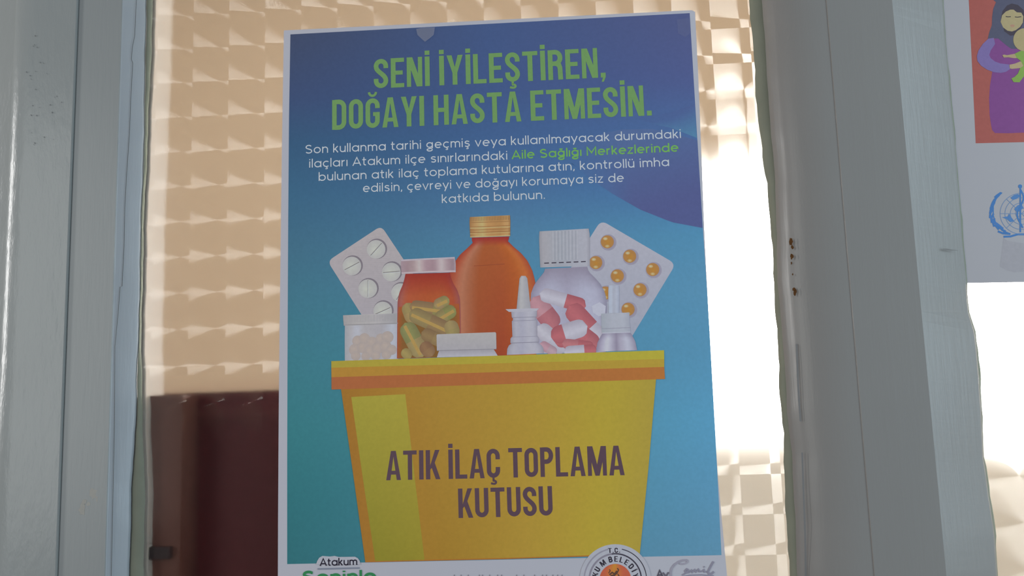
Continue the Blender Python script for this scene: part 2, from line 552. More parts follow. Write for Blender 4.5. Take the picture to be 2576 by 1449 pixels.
# dark red cabinet close behind the pane
CY = .042
cz = at(560, 985, CY).z; cx0 = at(322, 1200, CY).x; cx1 = at(1640, 1200, CY).x
cab = empty('cabinet', ((cx0 + cx1) / 2, CY + .2, 0))
tag(cab, 'dark maroon cabinet close behind the patterned glass, its flat top level with the poster bin', 'cabinet')
b = MB(); b.box(cx0 + .022, cx1, CY, CY + .4, .08, cz - .02); b.build('body', MAROON, cab, cab.location)
b = MB(); b.box(cx0 - .004, cx1 + .008, CY - .002, CY + .41, cz - .02, cz); b.build('top', MAROON, cab, cab.location)
SY = .012      # the brown side stands forward into the window opening
xs = at(458, 1200, SY).x
b = MB(); b.box(at(365, 1200, SY).x, xs, SY, CY + .02, ZLO + .02, at(560, 990, SY).z); b.build('side_panel', BROWNWOOD, cab, cab.location, label='brown wooden side panel')
p0, p1 = at(374, 1374, SY), at(436, 1402, SY)
b = MB(); b.box(p0.x, p1.x, SY - .005, SY + .001, p1.z, p0.z); b.build('handle', BLACKSTUFF, cab, cab.location, label='black handle')
b = MB()
for x in (cx0 + .04, cx1 - .04):
    for y in (CY + .04, CY + .36):
        b2 = MB(); b2.box(x - .02, x + .02, y - .02, y + .02, 0, .081); b2.build('leg', MAROON, cab, cab.location)

#ART#
# ------------------------------------------------------------------ printed sheets: drawing helpers
LAYER = 0.00002


class Art(MB):
    """flat printing on a sheet; points are given where the photo shows them and brought to the sheet's plane"""
    def __init__(s, layer, base=-.0006, inkf=ink):
        super().__init__(); s.y = base - layer * LAYER; s.ink = inkf

    def p(s, x, y, c):
        return s.vert(at(x, y, s.y), s.ink(c))

    def lift(s, k=.07):
        s.y -= LAYER * k          # every next shape lies a hair above the last

    def poly(s, pts, col):
        s.lift()
        f = col if callable(col) else (lambda x, y: col)
        b = [s.p(x, y, f(x, y)) for x, y in pts]
        for t in tessellate_polygon([[Vector((x, y, 0)) for x, y in pts]]):
            s.face([b[i] for i in t])

    def loft(s, A, B, col, n=None, m=10):
        """fill between two polylines (same parameter), col(u, v, x, y)"""
        def rs(P, n):
            d = [0]
            for a, b in zip(P, P[1:]): d.append(d[-1] + math.hypot(b[0] - a[0], b[1] - a[1]))
            out = []
            for i in range(n):
                t = d[-1] * i / (n - 1)
                for k in range(len(P) - 1):
                    if t <= d[k + 1] + 1e-9:
                        w = (t - d[k]) / max(1e-9, d[k + 1] - d[k]); break
                out.append((P[k][0] + (P[k + 1][0] - P[k][0]) * w, P[k][1] + (P[k + 1][1] - P[k][1]) * w))
            return out
        if n: A, B = rs(A, n), rs(B, n)
        s.lift()
        n = len(A); rows = []
        for j, (a, b) in enumerate(zip(A, B)):
            row = []
            for i in range(m + 1):
                u = i / m; x = a[0] + (b[0] - a[0]) * u; y = a[1] + (b[1] - a[1]) * u
                row.append(s.p(x, y, col(u, j / (n - 1), x, y)))
            rows.append(row)
        for r1, r2 in zip(rows, rows[1:]):
            for i in range(m):
                s.face((r1[i], r2[i], r2[i + 1], r1[i + 1]))

    def disc(s, cx, cy, r, col, col2=None, hx=0, hy=0, ry=None, n=28):
        """col at the rim, col2 at the point (hx, hy) off centre"""
        ry = ry or r
        s.lift()
        c = s.p(cx + hx * r, cy + hy * ry, col2 or col)
        R = [s.p(cx + r * math.cos(k / n * 2 * math.pi), cy + ry * math.sin(k / n * 2 * math.pi), col) for k in range(n)]
        for k in range(n):
            s.face((c, R[(k + 1) % n], R[k]))

    def stroke(s, pts, w, col, closed=False):
        s.lift(.05)
        y0 = s.y
        for n_q, q in enumerate(ribbon(pts, w, closed)):
            s.y = y0 - (n_q % 5) * 6e-7
            s.face([s.p(x, y, col) for x, y in q])
        s.y = y0

    def capsule(s, a, b, w, ca, cb, hl=None, split=.5):
        """two-coloured capsule from a to b"""
        dx, dy = b[0] - a[0], b[1] - a[1]; L = math.hypot(dx, dy); ex, ey = dx / L, dy / L; nx, ny = -ey, ex
        r = w / 2

        def half(t0, t1, col, e0, e1):
            P = []
            A, B = [], []
            for k in range(9):
                t = t0 + (t1 - t0) * k / 8
                d = min(t, L - t)
                h = r if d >= r else math.sqrt(max(0.0, r * r - (r - d) ** 2))
                cx, cyy = a[0] + ex * t, a[1] + ey * t
                A.append((cx + nx * h, cyy + ny * h)); B.append((cx - nx * h, cyy - ny * h))
            def cf(u, v, x, y):
                k = 1 - abs(u - .42) * 1.1
                return mixc(mixc(col, (95, 80, 95), .42), mixc(col, (205, 200, 205), .22), k)
            s.loft(A, B, cf, None, 6)
        half(0, L * split, ca, 0, 0); half(L * split, L, cb, 0, 0)

    def done(s, name, parent, label=None):
        return s.build(name, INK, parent, parent_world(parent), ink_attr=True, label=label)


def parent_world(o):
    v = Vector(o.location)
    while o.parent is not None:
        o = o.parent; v += o.location
    return v


def ribbon(pts, w, closed=False):
    n = len(pts); L, Rr = [], []
    for i, (x, y) in enumerate(pts):
        if closed:
            a, b = pts[i - 1], pts[(i + 1) % n]
        else:
            a, b = pts[max(0, i - 1)], pts[min(n - 1, i + 1)]
        d1 = (x - a[0], y - a[1]); d2 = (b[0] - x, b[1] - y)
        l1, l2 = math.hypot(*d1), math.hypot(*d2)
        if l1 < 1e-12: d1, l1 = d2, l2
        if l2 < 1e-12: d2, l2 = d1, l1
        n1 = (-d1[1] / l1, d1[0] / l1); n2 = (-d2[1] / l2, d2[0] / l2)
        mx, my = n1[0] + n2[0], n1[1] + n2[1]; ml = math.hypot(mx, my)
        if ml < 1e-6: mx, my, ml = n1[0], n1[1], 1
        mx /= ml; my /= ml
        k = min(1.8, 1 / max(.3, mx * n1[0] + my * n1[1])) * w / 2
        L.append((x + mx * k, y + my * k)); Rr.append((x - mx * k, y - my * k))
    out = []
    for i in range(n if closed else n - 1):
        j = (i + 1) % n
        out.append((L[i], Rr[i], Rr[j], L[j]))
    return out


def arc(cx, cy, rx, ry, a0, a1, n=12):
    return [(cx + rx * math.cos(math.radians(a0 + (a1 - a0) * i / n)), cy + ry * math.sin(math.radians(a0 + (a1 - a0) * i / n))) for i in range(n + 1)]


def bez(p0, p1, p2, p3, n=10):
    out = []
    for i in range(n + 1):
        t = i / n; u = 1 - t
        out.append(tuple(u ** 3 * p0[k] + 3 * u * u * t * p1[k] + 3 * u * t * t * p2[k] + t ** 3 * p3[k] for k in (0, 1)))
    return out


# ---- tall narrow capitals: ('r', x0, y0, x1, y1) bars, ('p', points) shapes, ('s', points, closed) strokes of width .165
def cedilla(x, k=1.0):
    return [('s', [(x, .02), (x, -.07 * k)] + arc(x + .01, -.145 * k, .085, .055 * k, 95, -70, 8) + [(x - .02, -.195 * k), (x - .10, -.175 * k)], False, .075 * k)]


def capS():
    return [(.4275, .675), (.4275, .745)] + arc(.255, .745, .1725, .1725, 0, 180)[1:] + bez((.0825, .745), (.0825, .54), (.4275, .47), (.4275, .255))[1:] + arc(.255, .255, .1725, .1725, 0, -180)[1:] + [(.0825, .325)]


TALL = {
    ' ': (.15, []),
    'S': (.51, [('s', capS(), False)]),
    'E': (.47, [('r', 0, 0, .17, 1), ('r', 0, .86, .47, 1), ('r', 0, .43, .42, .57), ('r', 0, 0, .47, .14)]),
    'N': (.545, [('r', 0, 0, .15, 1), ('r', .395, 0, .545, 1), ('p', [(0, 1), (.20, 1), (.545, 0), (.345, 0)])]),
    'I': (.17, [('r', 0, 0, .17, 1)]),
    'Y': (.57, [('p', [(0, 1), (.18, 1), (.285, .60), (.39, 1), (.57, 1), (.37, .40), (.37, 0), (.20, 0), (.20, .40)])]),
    'L': (.46, [('r', 0, 0, .17, 1), ('r', 0, 0, .46, .14)]),
    'T': (.53, [('r', 0, .86, .53, 1), ('r', .18, 0, .35, 1)]),
    'P': (.50, [('r', 0, 0, .165, 1), ('s', [(.1, .9275), (.245, .9275)] + arc(.245, .72, .1725, .2075, 90, -90) + [(.1, .5125)], False)]),
    'R': (.51, [('r', 0, 0, .165, 1), ('s', [(.1, .9275), (.25, .9275)] + arc(.25, .735, .175, .1925, 90, -90) + [(.1, .5425)], False), ('s', [(.28, .54), (.38, .49), (.41, .40), (.425, .0)], False)]),
    'D': (.515, [('r', 0, 0, .165, 1), ('s', [(.1, .93), (.24, .93)] + arc(.24, .74, .19, .19, 90, 0) + arc(.24, .26, .19, .19, 0, -90) + [(.1, .07)], False)]),
    'O': (.51, [('s', arc(.255, .745, .1725, .1725, 0, 180) + arc(.255, .255, .1725, .1725, 180, 360), True)]),
    'G': (.51, [('s', [(.4275, .66), (.4275, .745)] + arc(.255, .745, .1725, .1725, 0, 180)[1:] + arc(.255, .255, .1725, .1725, 180, 360) + [(.4275, .5)], False), ('r', .27, .40, .51, .53)]),
    'A': (.58, [('p', [(0, 0), (.165, 0), (.29, .80), (.415, 0), (.58, 0), (.385, 1), (.195, 1)]), ('r', .14, .19, .44, .32)]),
    'H': (.545, [('r', 0, 0, .17, 1), ('r', .375, 0, .545, 1), ('r', .1, .43, .45, .57)]),
    'M': (.72, [('r', 0, 0, .15, 1), ('r', .57, 0, .72, 1), ('p', [(0, 1), (.2, 1), (.36, .38), (.52, 1), (.72, 1), (.44, 0), (.28, 0)])]),
    'K': (.55, [('r', 0, 0, .17, 1), ('p', [(.14, .38), (.365, 1), (.54, 1), (.30, .46), (.14, .30)]), ('p', [(.18, .52), (.32, .64), (.56, 0), (.385, 0)])]),
    'U': (.51, [('s', [(.0825, 1), (.0825, .255)] + arc(.255, .255, .1725, .1725, 180, 360)[1:] + [(.4275, 1)], False)]),
    'C': (.51, [('s', [(.4275, .63), (.4275, .745)] + arc(.255, .745, .1725, .1725, 0, 180)[1:] + arc(.255, .255, .1725, .1725, 180, 360) + [(.4275, .37)], False)]),
    'B': (.51, [('r', 0, 0, .165, 1), ('s', [(.1, .9275), (.25, .9275)] + arc(.25, .73, .16, .1975, 90, -90) + [(.1, .5325)], False), ('s', [(.1, .5325), (.25, .5325)] + arc(.25, .30, .1775, .2325, 90, -90) + [(.1, .07)], False)]),
    '.': (.17, [('r', 0, 0, .17, .16)]),
    ',': (.17, [('p', [(0, .16), (.17, .16), (.17, .02), (.10, -.14), (.02, -.14), (.07, 0), (0, 0)])]),
}
TALL['İ'] = (.17, TALL['I'][1] + [('r', 0, 1.055, .17, 1.20)])
TALL['Ş'] = (.51, TALL['S'][1] + cedilla(.25))
TALL['Ç'] = (.51, TALL['C'][1] + cedilla(.25))
TALL['Ğ'] = (.51, TALL['G'][1] + [('s', arc(.255, 1.205, .125, .125, 180, 360, 10), False, .085)])

# ---- round even-width letters, strokes given along their middle; capital height 1, x-height .72
X = .72
HO = arc(.36, .36, .305, .305, 0, 360, 24)[:-1]


def rstem(x, y0=0, y1=X):
    return ('s', [(x, y0), (x, y1)], False)


def smallS():
    return [(.50, .60)] + arc(.29, .515, .20, .15, 50, 180, 7) + bez((.09, .515), (.09, .36), (.50, .42), (.50, .21), 8)[1:] + arc(.28, .205, .22, .15, 0, -150, 8)[1:]


def bigS():
    return [(.62, .85)] + arc(.36, .72, .265, .225, 40, 180, 9) + bez((.095, .72), (.095, .50), (.67, .53), (.67, .27), 10)[1:] + arc(.37, .27, .30, .215, 0, -152, 10)[1:]


def arch(x0, r):
    return arc(x0 + r, X - .055 - r * 1.0, r, r, 180, 0, 10)


ROUND = {
    ' ': (.24, []),
    'o': (.72, [('s', HO, True)]),
    'a': (.72, [('s', HO, True), rstem(.665)]),
    'd': (.72, [('s', HO, True), rstem(.665, 0, 1.02)]),
    'b': (.72, [('s', HO, True), rstem(.055, 0, 1.02)]),
    'p': (.72, [('s', HO, True), rstem(.055, -.26)]),
    'g': (.70, [('s', arc(.34, .40, .275, .265, 0, 360, 24)[:-1], True), ('s', [(.615, .70), (.615, .10)] + bez((.615, .10), (.60, .02), (.46, -.01), (.30, -.01), 5)[1:] + arc(.34, -.15, .25, .14, 150, 390, 12), False)]),
    'n': (.60, [rstem(.055), ('s', [(.055, .30)] + arch(.055, .245) + [(.545, 0)], False)]),
    'h': (.60, [rstem(.055, 0, 1.02), ('s', [(.055, .30)] + arch(.055, .245) + [(.545, 0)], False)]),
    'm': (.95, [rstem(.055), ('s', [(.055, .30)] + arch(.055, .21) + [(.475, 0)], False), ('s', [(.475, .30)] + arch(.475, .21) + [(.895, 0)], False)]),
    'u': (.60, [('s', [(.055, X), (.055, .30)] + arc(.30, .30, .245, .245, 180, 360, 10)[1:] + [(.545, X)], False), rstem(.545)]),
    'k': (.53, [rstem(.055, 0, 1.02), ('s', [(.06, .27), (.46, X)], False), ('s', [(.20, .40), (.49, 0)], False)]),
    'l': (.11, [rstem(.055, 0, 1.02)]),
    'i': (.13, [rstem(.065), ('s', [(.065, .86), (.065, .985)], False)]),
    'ı': (.11, [rstem(.055)]),
    't': (.40, [('s', [(.16, .95), (.16, .20)] + arc(.31, .20, .15, .145, 180, 290, 6)[1:], False), ('s', [(0, .665), (.38, .665)], False)]),
    'r': (.36, [rstem(.055), ('s', [(.055, .34)] + arc(.31, .40, .255, .265, 180, 85, 7), False)]),
    's': (.57, [('s', smallS(), False)]),
    'e': (.70, [('s', [(.06, .37), (.65, .37)] + arc(.355, .36, .295, .305, 5, 312, 20), False)]),
    'c': (.62, [('s', arc(.36, .36, .305, .305, 48, 312, 18), False)]),
    'v': (.60, [('s', [(.02, X), (.30, .03), (.58, X)], False)]),
    'y': (.60, [('s', [(.02, X), (.31, .04)], False), ('s', [(.58, X), (.31, .04), (.19, -.25)], False)]),
    'z': (.54, [('s', [(.04, .665), (.48, .665), (.05, .055), (.52, .055)], False)]),
    'A': (.82, [('s', [(.02, 0), (.41, .96), (.80, 0)], False), ('s', [(.15, .29), (.67, .29)], False)]),
    'S': (.73, [('s', bigS(), False)]),
    'M': (.92, [('s', [(.055, 0), (.055, .97), (.46, .32), (.865, .97), (.865, 0)], False)]),
    '.': (.13, [('s', [(.065, 0), (.065, .125)], False)]),
    ',': (.15, [('s', [(.09, .125), (.09, .02), (.03, -.12)], False)]),
}
CED = lambda x: [('s', [(x, .04), (x, -.05)] + arc(x + .01, -.135, .10, .075, 90, -80, 7) + [(x - .10, -.19)], False, .085)]
ROUND['ç'] = (.62, ROUND['c'][1] + CED(.36))
ROUND['ş'] = (.57, ROUND['s'][1] + CED(.29))
ROUND['ü'] = (.60, ROUND['u'][1] + [('s', [(.18, .86), (.18, .985)], False), ('s', [(.42, .86), (.42, .985)], False)])
ROUND['ğ'] = (.70, ROUND['g'][1] + [('s', arc(.34, .98, .13, .11, 190, 350, 8), False)])


def write(mb, text, font, p0, p1, cap, col, weight, gap, xfit=True):
    """set one line of lettering with its baseline from p0 to p1 (photo points), capital height cap (photo pixels)"""
    A, B = at(*p0, mb.y), at(*p1, mb.y)
    d = B - A; length = d.length; ex = d / length
    ez = Vector((-ex.z, 0, ex.x))
    h = (at(p0[0], p0[1] - cap, mb.y) - A).length
    adv = sum(font[c][0] + gap for c in text) - gap
    k = length / adv
    c = mb.ink(col); cur = 0.0

    off = [0.0]

    def P(x, y):
        v = A + ex * x + ez * y
        return mb.vert((v.x, v.y - off[0], v.z), c)
    for ch in text:
        w, items = font[ch]
        for n_it, it in enumerate(items):
            off[0] = n_it * 4e-6
            if it[0] == 'r':
                _, x0, y0, x1, y1 = it
                mb.face([P((cur + x) * k, y * h) for x, y in ((x0, y0), (x1, y0), (x1, y1), (x0, y1))])
            elif it[0] == 'p':
                b = [P((cur + x) * k, y * h) for x, y in it[1]]
                for t in tessellate_polygon([[Vector((x, y, 0)) for x, y in it[1]]]):
                    mb.face([b[i] for i in t])
            else:
                pts = [((cur + x) * k, y * h) for x, y in it[1]]
                ww = (it[3] if len(it) > 3 else weight)
                for n_q, q in enumerate(ribbon(pts, ww * (h * .5 + k * .5), it[2])):
                    off[0] = n_it * 4e-6 + (n_q % 5) * 8e-7
                    mb.face([P(*v) for v in q])
        cur += w + gap


# ------------------------------------------------------------------ the big poster
pz_bottom = at(1270, 1449, -.0006).z - .033
poster = empty('poster', (-.0226, -.0006, pz_bottom))
tag(poster, 'blue poster with a drawn yellow medicine bin, taped on the patterned glass pane', 'poster')
# the sheet: white, slightly bowed long edges, one clipped corner
sheet = [(714, 76.5), (1000, 62.5), (1300, 47.5), (1600, 32.5), (1740, 25.5), (1748.5, 30), (1756, 180), (1764, 380), (1773, 600), (1783, 800), (1793, 1000), (1806, 1200), (1824, 1395), (1829, 1449)]
left = [(699, 1449), (699.5, 1300), (701, 1050), (703, 850), (706, 620), (709, 380), (712, 200)]
m = MB()
P = [at(x, y, -.0006) for x, y in sheet] + [Vector((at(1829, 1449, -.0006).x + .0006, -.0006, pz_bottom)), Vector((at(699, 1449, -.0006).x, -.0006, pz_bottom))] + [at(x, y, -.0006) for x, y in left]
f = [m.vert(p) for p in P]; bk = [m.vert(Vector((p.x, -.00025, p.z))) for p in P]
for t in tessellate_polygon([[Vector((p.x, p.z, 0)) for p in P]]):
    m.face([f[i] for i in t]); m.face([bk[i] for i in reversed(t)])
for i in range(len(P)):
    j = (i + 1) % len(P); m.face((f[i], f[j], bk[j], bk[i]))
m.build('paper', PAPER_M, poster, poster.location)
bm_ = bpy.data.objects['paper'].data
_b = bmesh.new(); _b.from_mesh(bm_); bmesh.ops.recalc_face_normals(_b, faces=_b.faces); _b.to_mesh(bm_); _b.free()

# blue printed ground: colours by height (rows) and across
ROWS = [(0.0, (60, 71, 100), (64, 84, 128), (76, 84, 126)),
        (.12, (56, 74, 112), (62, 84, 130), (74, 86, 134)),
        (.20, (50, 84, 118), (62, 92, 138), (72, 98, 146)),
        (.30, (54, 96, 128), (68, 104, 146), (68, 104, 156)),
        (.40, (60, 104, 130), (76, 122, 156), (76, 132, 168)),
        (.50, (60, 112, 133), (74, 130, 160), (84, 136, 170)),
        (.62, (56, 117, 132), (70, 128, 156), (82, 137, 171)),
        (.75, (50, 116, 126), (70, 130, 150), (84, 146, 182)),
        (.88, (44, 108, 118), (70, 130, 150), (86, 140, 174)),
        (1.0, (44, 104, 114), (70, 125, 150), (88, 136, 166))]


def bluecol(u, v, x, y):
    return ramp([(r[0], ramp([(0, r[1]), (.5, r[2]), (1, r[3])], u)) for r in ROWS], v)


a = Art(1)
a.loft([(730.5, 86.5), (727, 300), (725, 560), (723.5, 850), (722.5, 1150), (722.5, 1419)], [(1735, 33), (1751, 300), (1768, 570), (1785, 830), (1800, 1100), (1815, 1396.5)], bluecol, 40, 24)
a.done('printed_background', poster)
# darker violet swoosh and pale wedge on the right
a = Art(2)
top = [(1395, 388), (1480, 345), (1560, 326), (1640, 324), (1700, 338), (1754.5, 353)]
bot = [(1440, 412), (1480, 446), (1540, 487), (1610, 527), (1690, 559), (1767.6, 573.5)]


def viol(u, v, x, y):
    base = bluecol((x - 727) / 1035, (y - 60) / 1350, x, y)
    tgt = mixc((78, 100, 144), (78, 86, 133), (y - 340) / 200 + (x - 1600) / 500)
    return mixc(base, tgt, min(1, max(0, v * 2.2 - .1)))


a.loft(top, bot, viol, 26, 10)
a.done('printed_swoosh', poster, 'dark violet swoosh')
a = Art(2)
a.loft([(1640, 311), (1690, 322), (1753, 347)], [(1600, 296), (1680, 285), (1748, 262)], lambda u, v, x, y: mixc((78, 122, 156), bluecol((x - 727) / 1035, (y - 60) / 1350, x, y), min(1, u + (1 - v) * .8)), 8, 6)
a.done('printed_swoosh', poster, 'pale blue wedge')

# lettering
GREEN = (102, 141, 88)
a = Art(4)
write(a, 'SENİ İYİLEŞTİREN,', TALL, (940.5, 222.8), (1524, 194.6), 74, GREEN, .160, .092)
write(a, 'DOĞAYI HASTA ETMESİN.', TALL, (835.5, 326.8), (1640, 290.3), 75, GREEN, .160, .092)
a.done('headline_lettering', poster, 'green capital lettering')
WHITE = (176, 184, 206)
a = Art(4)
BW, BG = .112, .135
write(a, 'Son kullanma tarihi geçmiş veya kullanılmayacak durumdaki', ROUND, (767.5, 386.6), (1713.5, 347), 21.7, WHITE, BW, BG)
write(a, 'ilaçları Atakum ilçe sınırlarındaki', ROUND, (777.5, 421.8), (1276.5, 401.3), 21.7, WHITE, BW, BG)
write(a, 'bulunan atık ilaç toplama kutularına atın, kontrollü imha', ROUND, (801.5, 455.3), (1683.5, 417.6), 21.7, WHITE, BW, BG)
write(a, 'edilsin, çevreyi ve doğayı korumaya siz de', ROUND, (913, 483.6), (1569.5, 457.3), 21.7, WHITE, BW, BG)
write(a, 'katkıda bulunun.', ROUND, (1111.5, 511), (1371, 500), 21.7, WHITE, BW, BG)
a.done('paragraph_lettering', poster, 'white paragraph lettering')
a = Art(4)
write(a, 'Aile Sağlığı Merkezlerinde', ROUND, (1288, 400.3), (1706.5, 381), 21.7, (104, 160, 84), .150, .14)
a.done('highlighted_lettering', poster, 'bold green lettering')

# ---- blister pack of white tablets
bl = Art(3)


def rounded_quad(q, r, n=6):
    out = []
    for i in range(len(q)):
        p, a_, b_ = q[i], q[i - 1], q[(i + 1) % len(q)]
        rr = r[i] if isinstance(r, (list, tuple)) else r
        da = math.hypot(a_[0] - p[0], a_[1] - p[1]); db = math.hypot(b_[0] - p[0], b_[1] - p[1])
        s0 = (p[0] + (a_[0] - p[0]) / da * rr, p[1] + (a_[1] - p[1]) / da * rr)
        s1 = (p[0] + (b_[0] - p[0]) / db * rr, p[1] + (b_[1] - p[1]) / db * rr)
        for k in range(n + 1):
            t = k / n
            out.append(((1 - t) ** 2 * s0[0] + 2 * t * (1 - t) * p[0] + t * t * s1[0], (1 - t) ** 2 * s0[1] + 2 * t * (1 - t) * p[1] + t * t * s1[1]))
    return out


FOIL = lambda x, y: mixc((166, 160, 164), (158, 154, 164), (y - 570) / 240)
bl.poly(rounded_quad([(824, 657), (959, 568), (1090, 765), (945, 848)], [16, 16, 2, 2]), FOIL)
y_foil = bl.y
for k in range(40):       # printed foil texture lines
    bl.y = y_foil
    y = 592 + k * 4.6
    x0 = (824 + (657 - y) * 1.517 if y < 657 else 824 + (y - 657) * .633) + random.uniform(12, 40)
    x1 = 959 + (y - 568) * .665 - random.uniform(8, 30)
    if x1 > x0 + 10:
        bl.stroke([(x0, y + 2), (x1, y - 3)], .8, (156, 151, 157))
pack = bl.done('printed_blister_pack', poster, 'grey blister pack of white tablets')
TABS = [((946.4, 627), 48), ((885.5, 669), 28), ((984.6, 684), 5), ((925.5, 726), 90), ((963, 782), 24), ((1008, 736), 60)]
for (cx, cy2), ang in TABS:
    a = Art(4)
    a.disc(cx + 1.8, cy2 - 1.2, 25.5, (118, 112, 122), (118, 112, 122))
    a.y -= LAYER * .5
    a.disc(cx - .4, cy2 + .3, 23.6, (168, 168, 170), (184, 184, 178), -.15, .1)
    a.y -= LAYER * .4
    ca, sa = math.cos(math.radians(ang)) * 21, -math.sin(math.radians(ang)) * 21
    a.stroke([(cx - ca, cy2 - sa), (cx + ca, cy2 + sa)], 2.0, (126, 122, 122))
    a.stroke([(cx - ca + .6, cy2 - sa + 1.8), (cx + ca + .6, cy2 + sa + 1.8)], 1.2, (196, 196, 192))
    a.done('tablet', pack)

# ---- blister pack of golden capsules
a = Art(3)
a.poly(rounded_quad([(1512, 554), (1700, 664), (1578, 866), (1386, 752)], [18, 18, 2, 2]), lambda x, y: mixc((164, 164, 178), (150, 154, 172), (y - 560) / 300))
pack2 = a.done('printed_blister_pack', poster, 'pale blister pack of golden capsules')
for cx, cy2 in ((1528.7, 608.4), (1585, 644.6), (1643, 678), (1499.7, 660.6), (1554, 694), (1611, 729), (1581, 778), (1524, 737)):
    a = Art(4)
    a.disc(cx + 1.5, cy2 + 1.5, 20.5, (146, 142, 160), (120, 112, 130))
    a.y -= LAYER * .5
    a.disc(cx - 1, cy2, 16.5, (160, 118, 74), (170, 122, 54), .1, .1)
    a.y -= LAYER * .4
    a.disc(cx - 6, cy2 - 8, 6, (176, 140, 88), (198, 182, 154), 0, 0, 4)
    a.disc(cx - 1, cy2 + 11, 6, (172, 136, 80), (190, 170, 132), 0, 0, 4)
    a.done('gold_capsule', pack2)

# ---- tall amber bottle
AMB = lambda u, v, x, y: ramp([(0, (150, 70, 50)), (.06, (165, 85, 60)), (.17, (170, 112, 88)), (.24, (158, 98, 72)), (.36, mixc((158, 86, 48), (146, 74, 46), v)), (.62, mixc((160, 88, 48), (148, 66, 42), v)), (.80, mixc((170, 92, 44), (160, 76, 40), v)), (.92, (184, 108, 56)), (1, (158, 84, 56))], u)
Ls = [(1187, 598), (1187, 605), (1191, 609), (1176, 624), (1158, 640), (1143, 660), (1132, 682), (1124, 710), (1120, 740), (1120, 800), (1120, 898)]
Rs = [(1281, 595), (1281, 601), (1276, 605), (1292, 621), (1310, 636), (1327, 656), (1339, 680), (1346, 706), (1349, 738), (1349, 800), (1349, 892)]
AMB2 = lambda u, v, x, y: mixc((146, 48, 46), mixc(AMB(u, v, x, y), (150, 58, 46), max(0, abs(u - .5) * 2 - .72) * 2.2 * (1 - v)), max(0, min(1, (y - 598 - 4 * abs(u - .5)) / 20)))
a = Art(5)
a.loft(Ls, Rs, AMB2, 44, 22)
a.y -= LAYER * .3
a.stroke([(1192, 669), (1225, 667), (1270, 664)], 1.4, (138, 70, 46))
amb = a.done('printed_bottle', poster, 'tall amber glass bottle')
a = Art(6)
GOLD = lambda u, v, x, y: mixc(ramp([(0, (150, 110, 70)), (.12, (176, 138, 92)), (.3, (194, 164, 112)), (.45, (178, 136, 88)), (.75, (168, 126, 80)), (.93, (186, 148, 100)), (1, (148, 108, 70))], u), (150, 108, 70), .0)
a.loft([(1181, 549), (1182, 546), (1181, 558), (1183, 597.6)][1:], [(1283, 541.5), (1284, 553), (1283.6, 594)], GOLD, 8, 16)
a.y -= LAYER * .4
for k in range(26):
    x = 1183.5 + k * 3.95; yb = -k * .165
    a.stroke([(x, 546.8 + yb), (x + .3, 557 + yb)], 1.5, (140, 108, 74))
for y0, c in ((560, (150, 112, 74)), (571, (152, 112, 72)), (574, (196, 166, 120)), (579, (150, 112, 72)), (585, (146, 104, 66)), (588, (190, 156, 106)), (596, (206, 176, 132))):
    a.stroke([(1182.5, y0), (1233, y0 - 1.6), (1283.5, y0 - 3.6)], 1.6, c)
a.done('cap', amb, 'ribbed gold cap')

# ---- white jar of beige pills, bottom left
a = Art(6)
a.loft([(867.5, 819), (867, 860), (867.5, 908)], [(1002, 814), (1002, 860), (1002, 904)], lambda u, v, x, y: ramp([(0, (150, 155, 164)), (.1, (164, 162, 168)), (.22, (172, 176, 190)), (.35, (164, 162, 168)), (.7, (160, 158, 166)), (.9, (172, 178, 192)), (1, (160, 160, 172))], u), 10, 16)
jar = a.done('printed_jar', poster, 'white jar of beige pills')
a = Art(6.5)
for cx, cy2, r in ((900, 858, 14), (917, 852, 14), (936, 862, 15), (958, 852, 13), (975, 848, 15), (893, 880, 15), (912, 874, 14), (930, 884, 15), (950, 876, 15), (970, 872, 15), (985, 880, 13), (895, 895, 12), (920, 896, 11), (945, 894, 12), (972, 892, 12)):
    a.y -= LAYER * .05
    a.disc(cx, cy2, r, (162, 152, 150), (170, 158, 152), -.2, -.2)
a.done('pills', jar)
a = Art(6.5)
a.loft([(863, 793), (863.5, 806), (865, 819.5)], [(1000, 788), (1001, 802), (1001, 815)], lambda u, v, x, y: ramp([(0, (150, 148, 152)), (.2, (164, 162, 164)), (.6, (170, 168, 172)), (1, (150, 150, 156))], u), 5, 10)
a.y -= LAYER * .2
for k in range(30):
    x = 880 + k * 3.9
    a.stroke([(x, 794 - k * .14), (x + .3, 811 - k * .14)], 1.1, (152, 150, 156))
a.stroke([(864.5, 817.5), (935, 815.5), (1001, 813)], 2, (142, 140, 146))
a.done('lid', jar)

# ---- amber jar with green capsules
Ls = [(1020, 689), (1018, 700), (1013, 717), (1005, 735), (1000.5, 755), (999.5, 790), (998.5, 902)]
Rs = [(1132, 686), (1134, 698), (1141, 714), (1151, 731), (1157, 750), (1158.5, 790), (1159.5, 897)]
AJ = lambda u, v, x, y: mixc(ramp([(0, (142, 74, 72)), (.06, (156, 92, 80)), (.14, (166, 84, 56)), (.45, (164, 82, 48)), (.75, (166, 86, 50)), (.9, (160, 76, 50)), (.97, (150, 84, 76)), (1, (140, 78, 78))], u), (142, 46, 40), max(0, min(1, 1 - (y - 684) / 62)) * .95)
a = Art(7)
a.loft(Ls, Rs, AJ, 30, 18)
jar2 = a.done('printed_jar', poster, 'amber jar of green capsules')
a = Art(7.1)
a.loft([(1003, 772), (1001, 800), (1000, 901)], [(1155, 764), (1156.5, 800), (1157.5, 897)], lambda u, v, x, y: mixc((158, 84, 48), (122, 88, 46), min(1, v * 5) * (1 - max(0, abs(u - .5) * 2 - .8) * 4)), 10, 12)
a.done('capsule_heap', jar2)
G1, G2, HL = (128, 116, 56), (138, 124, 60), (172, 146, 86)
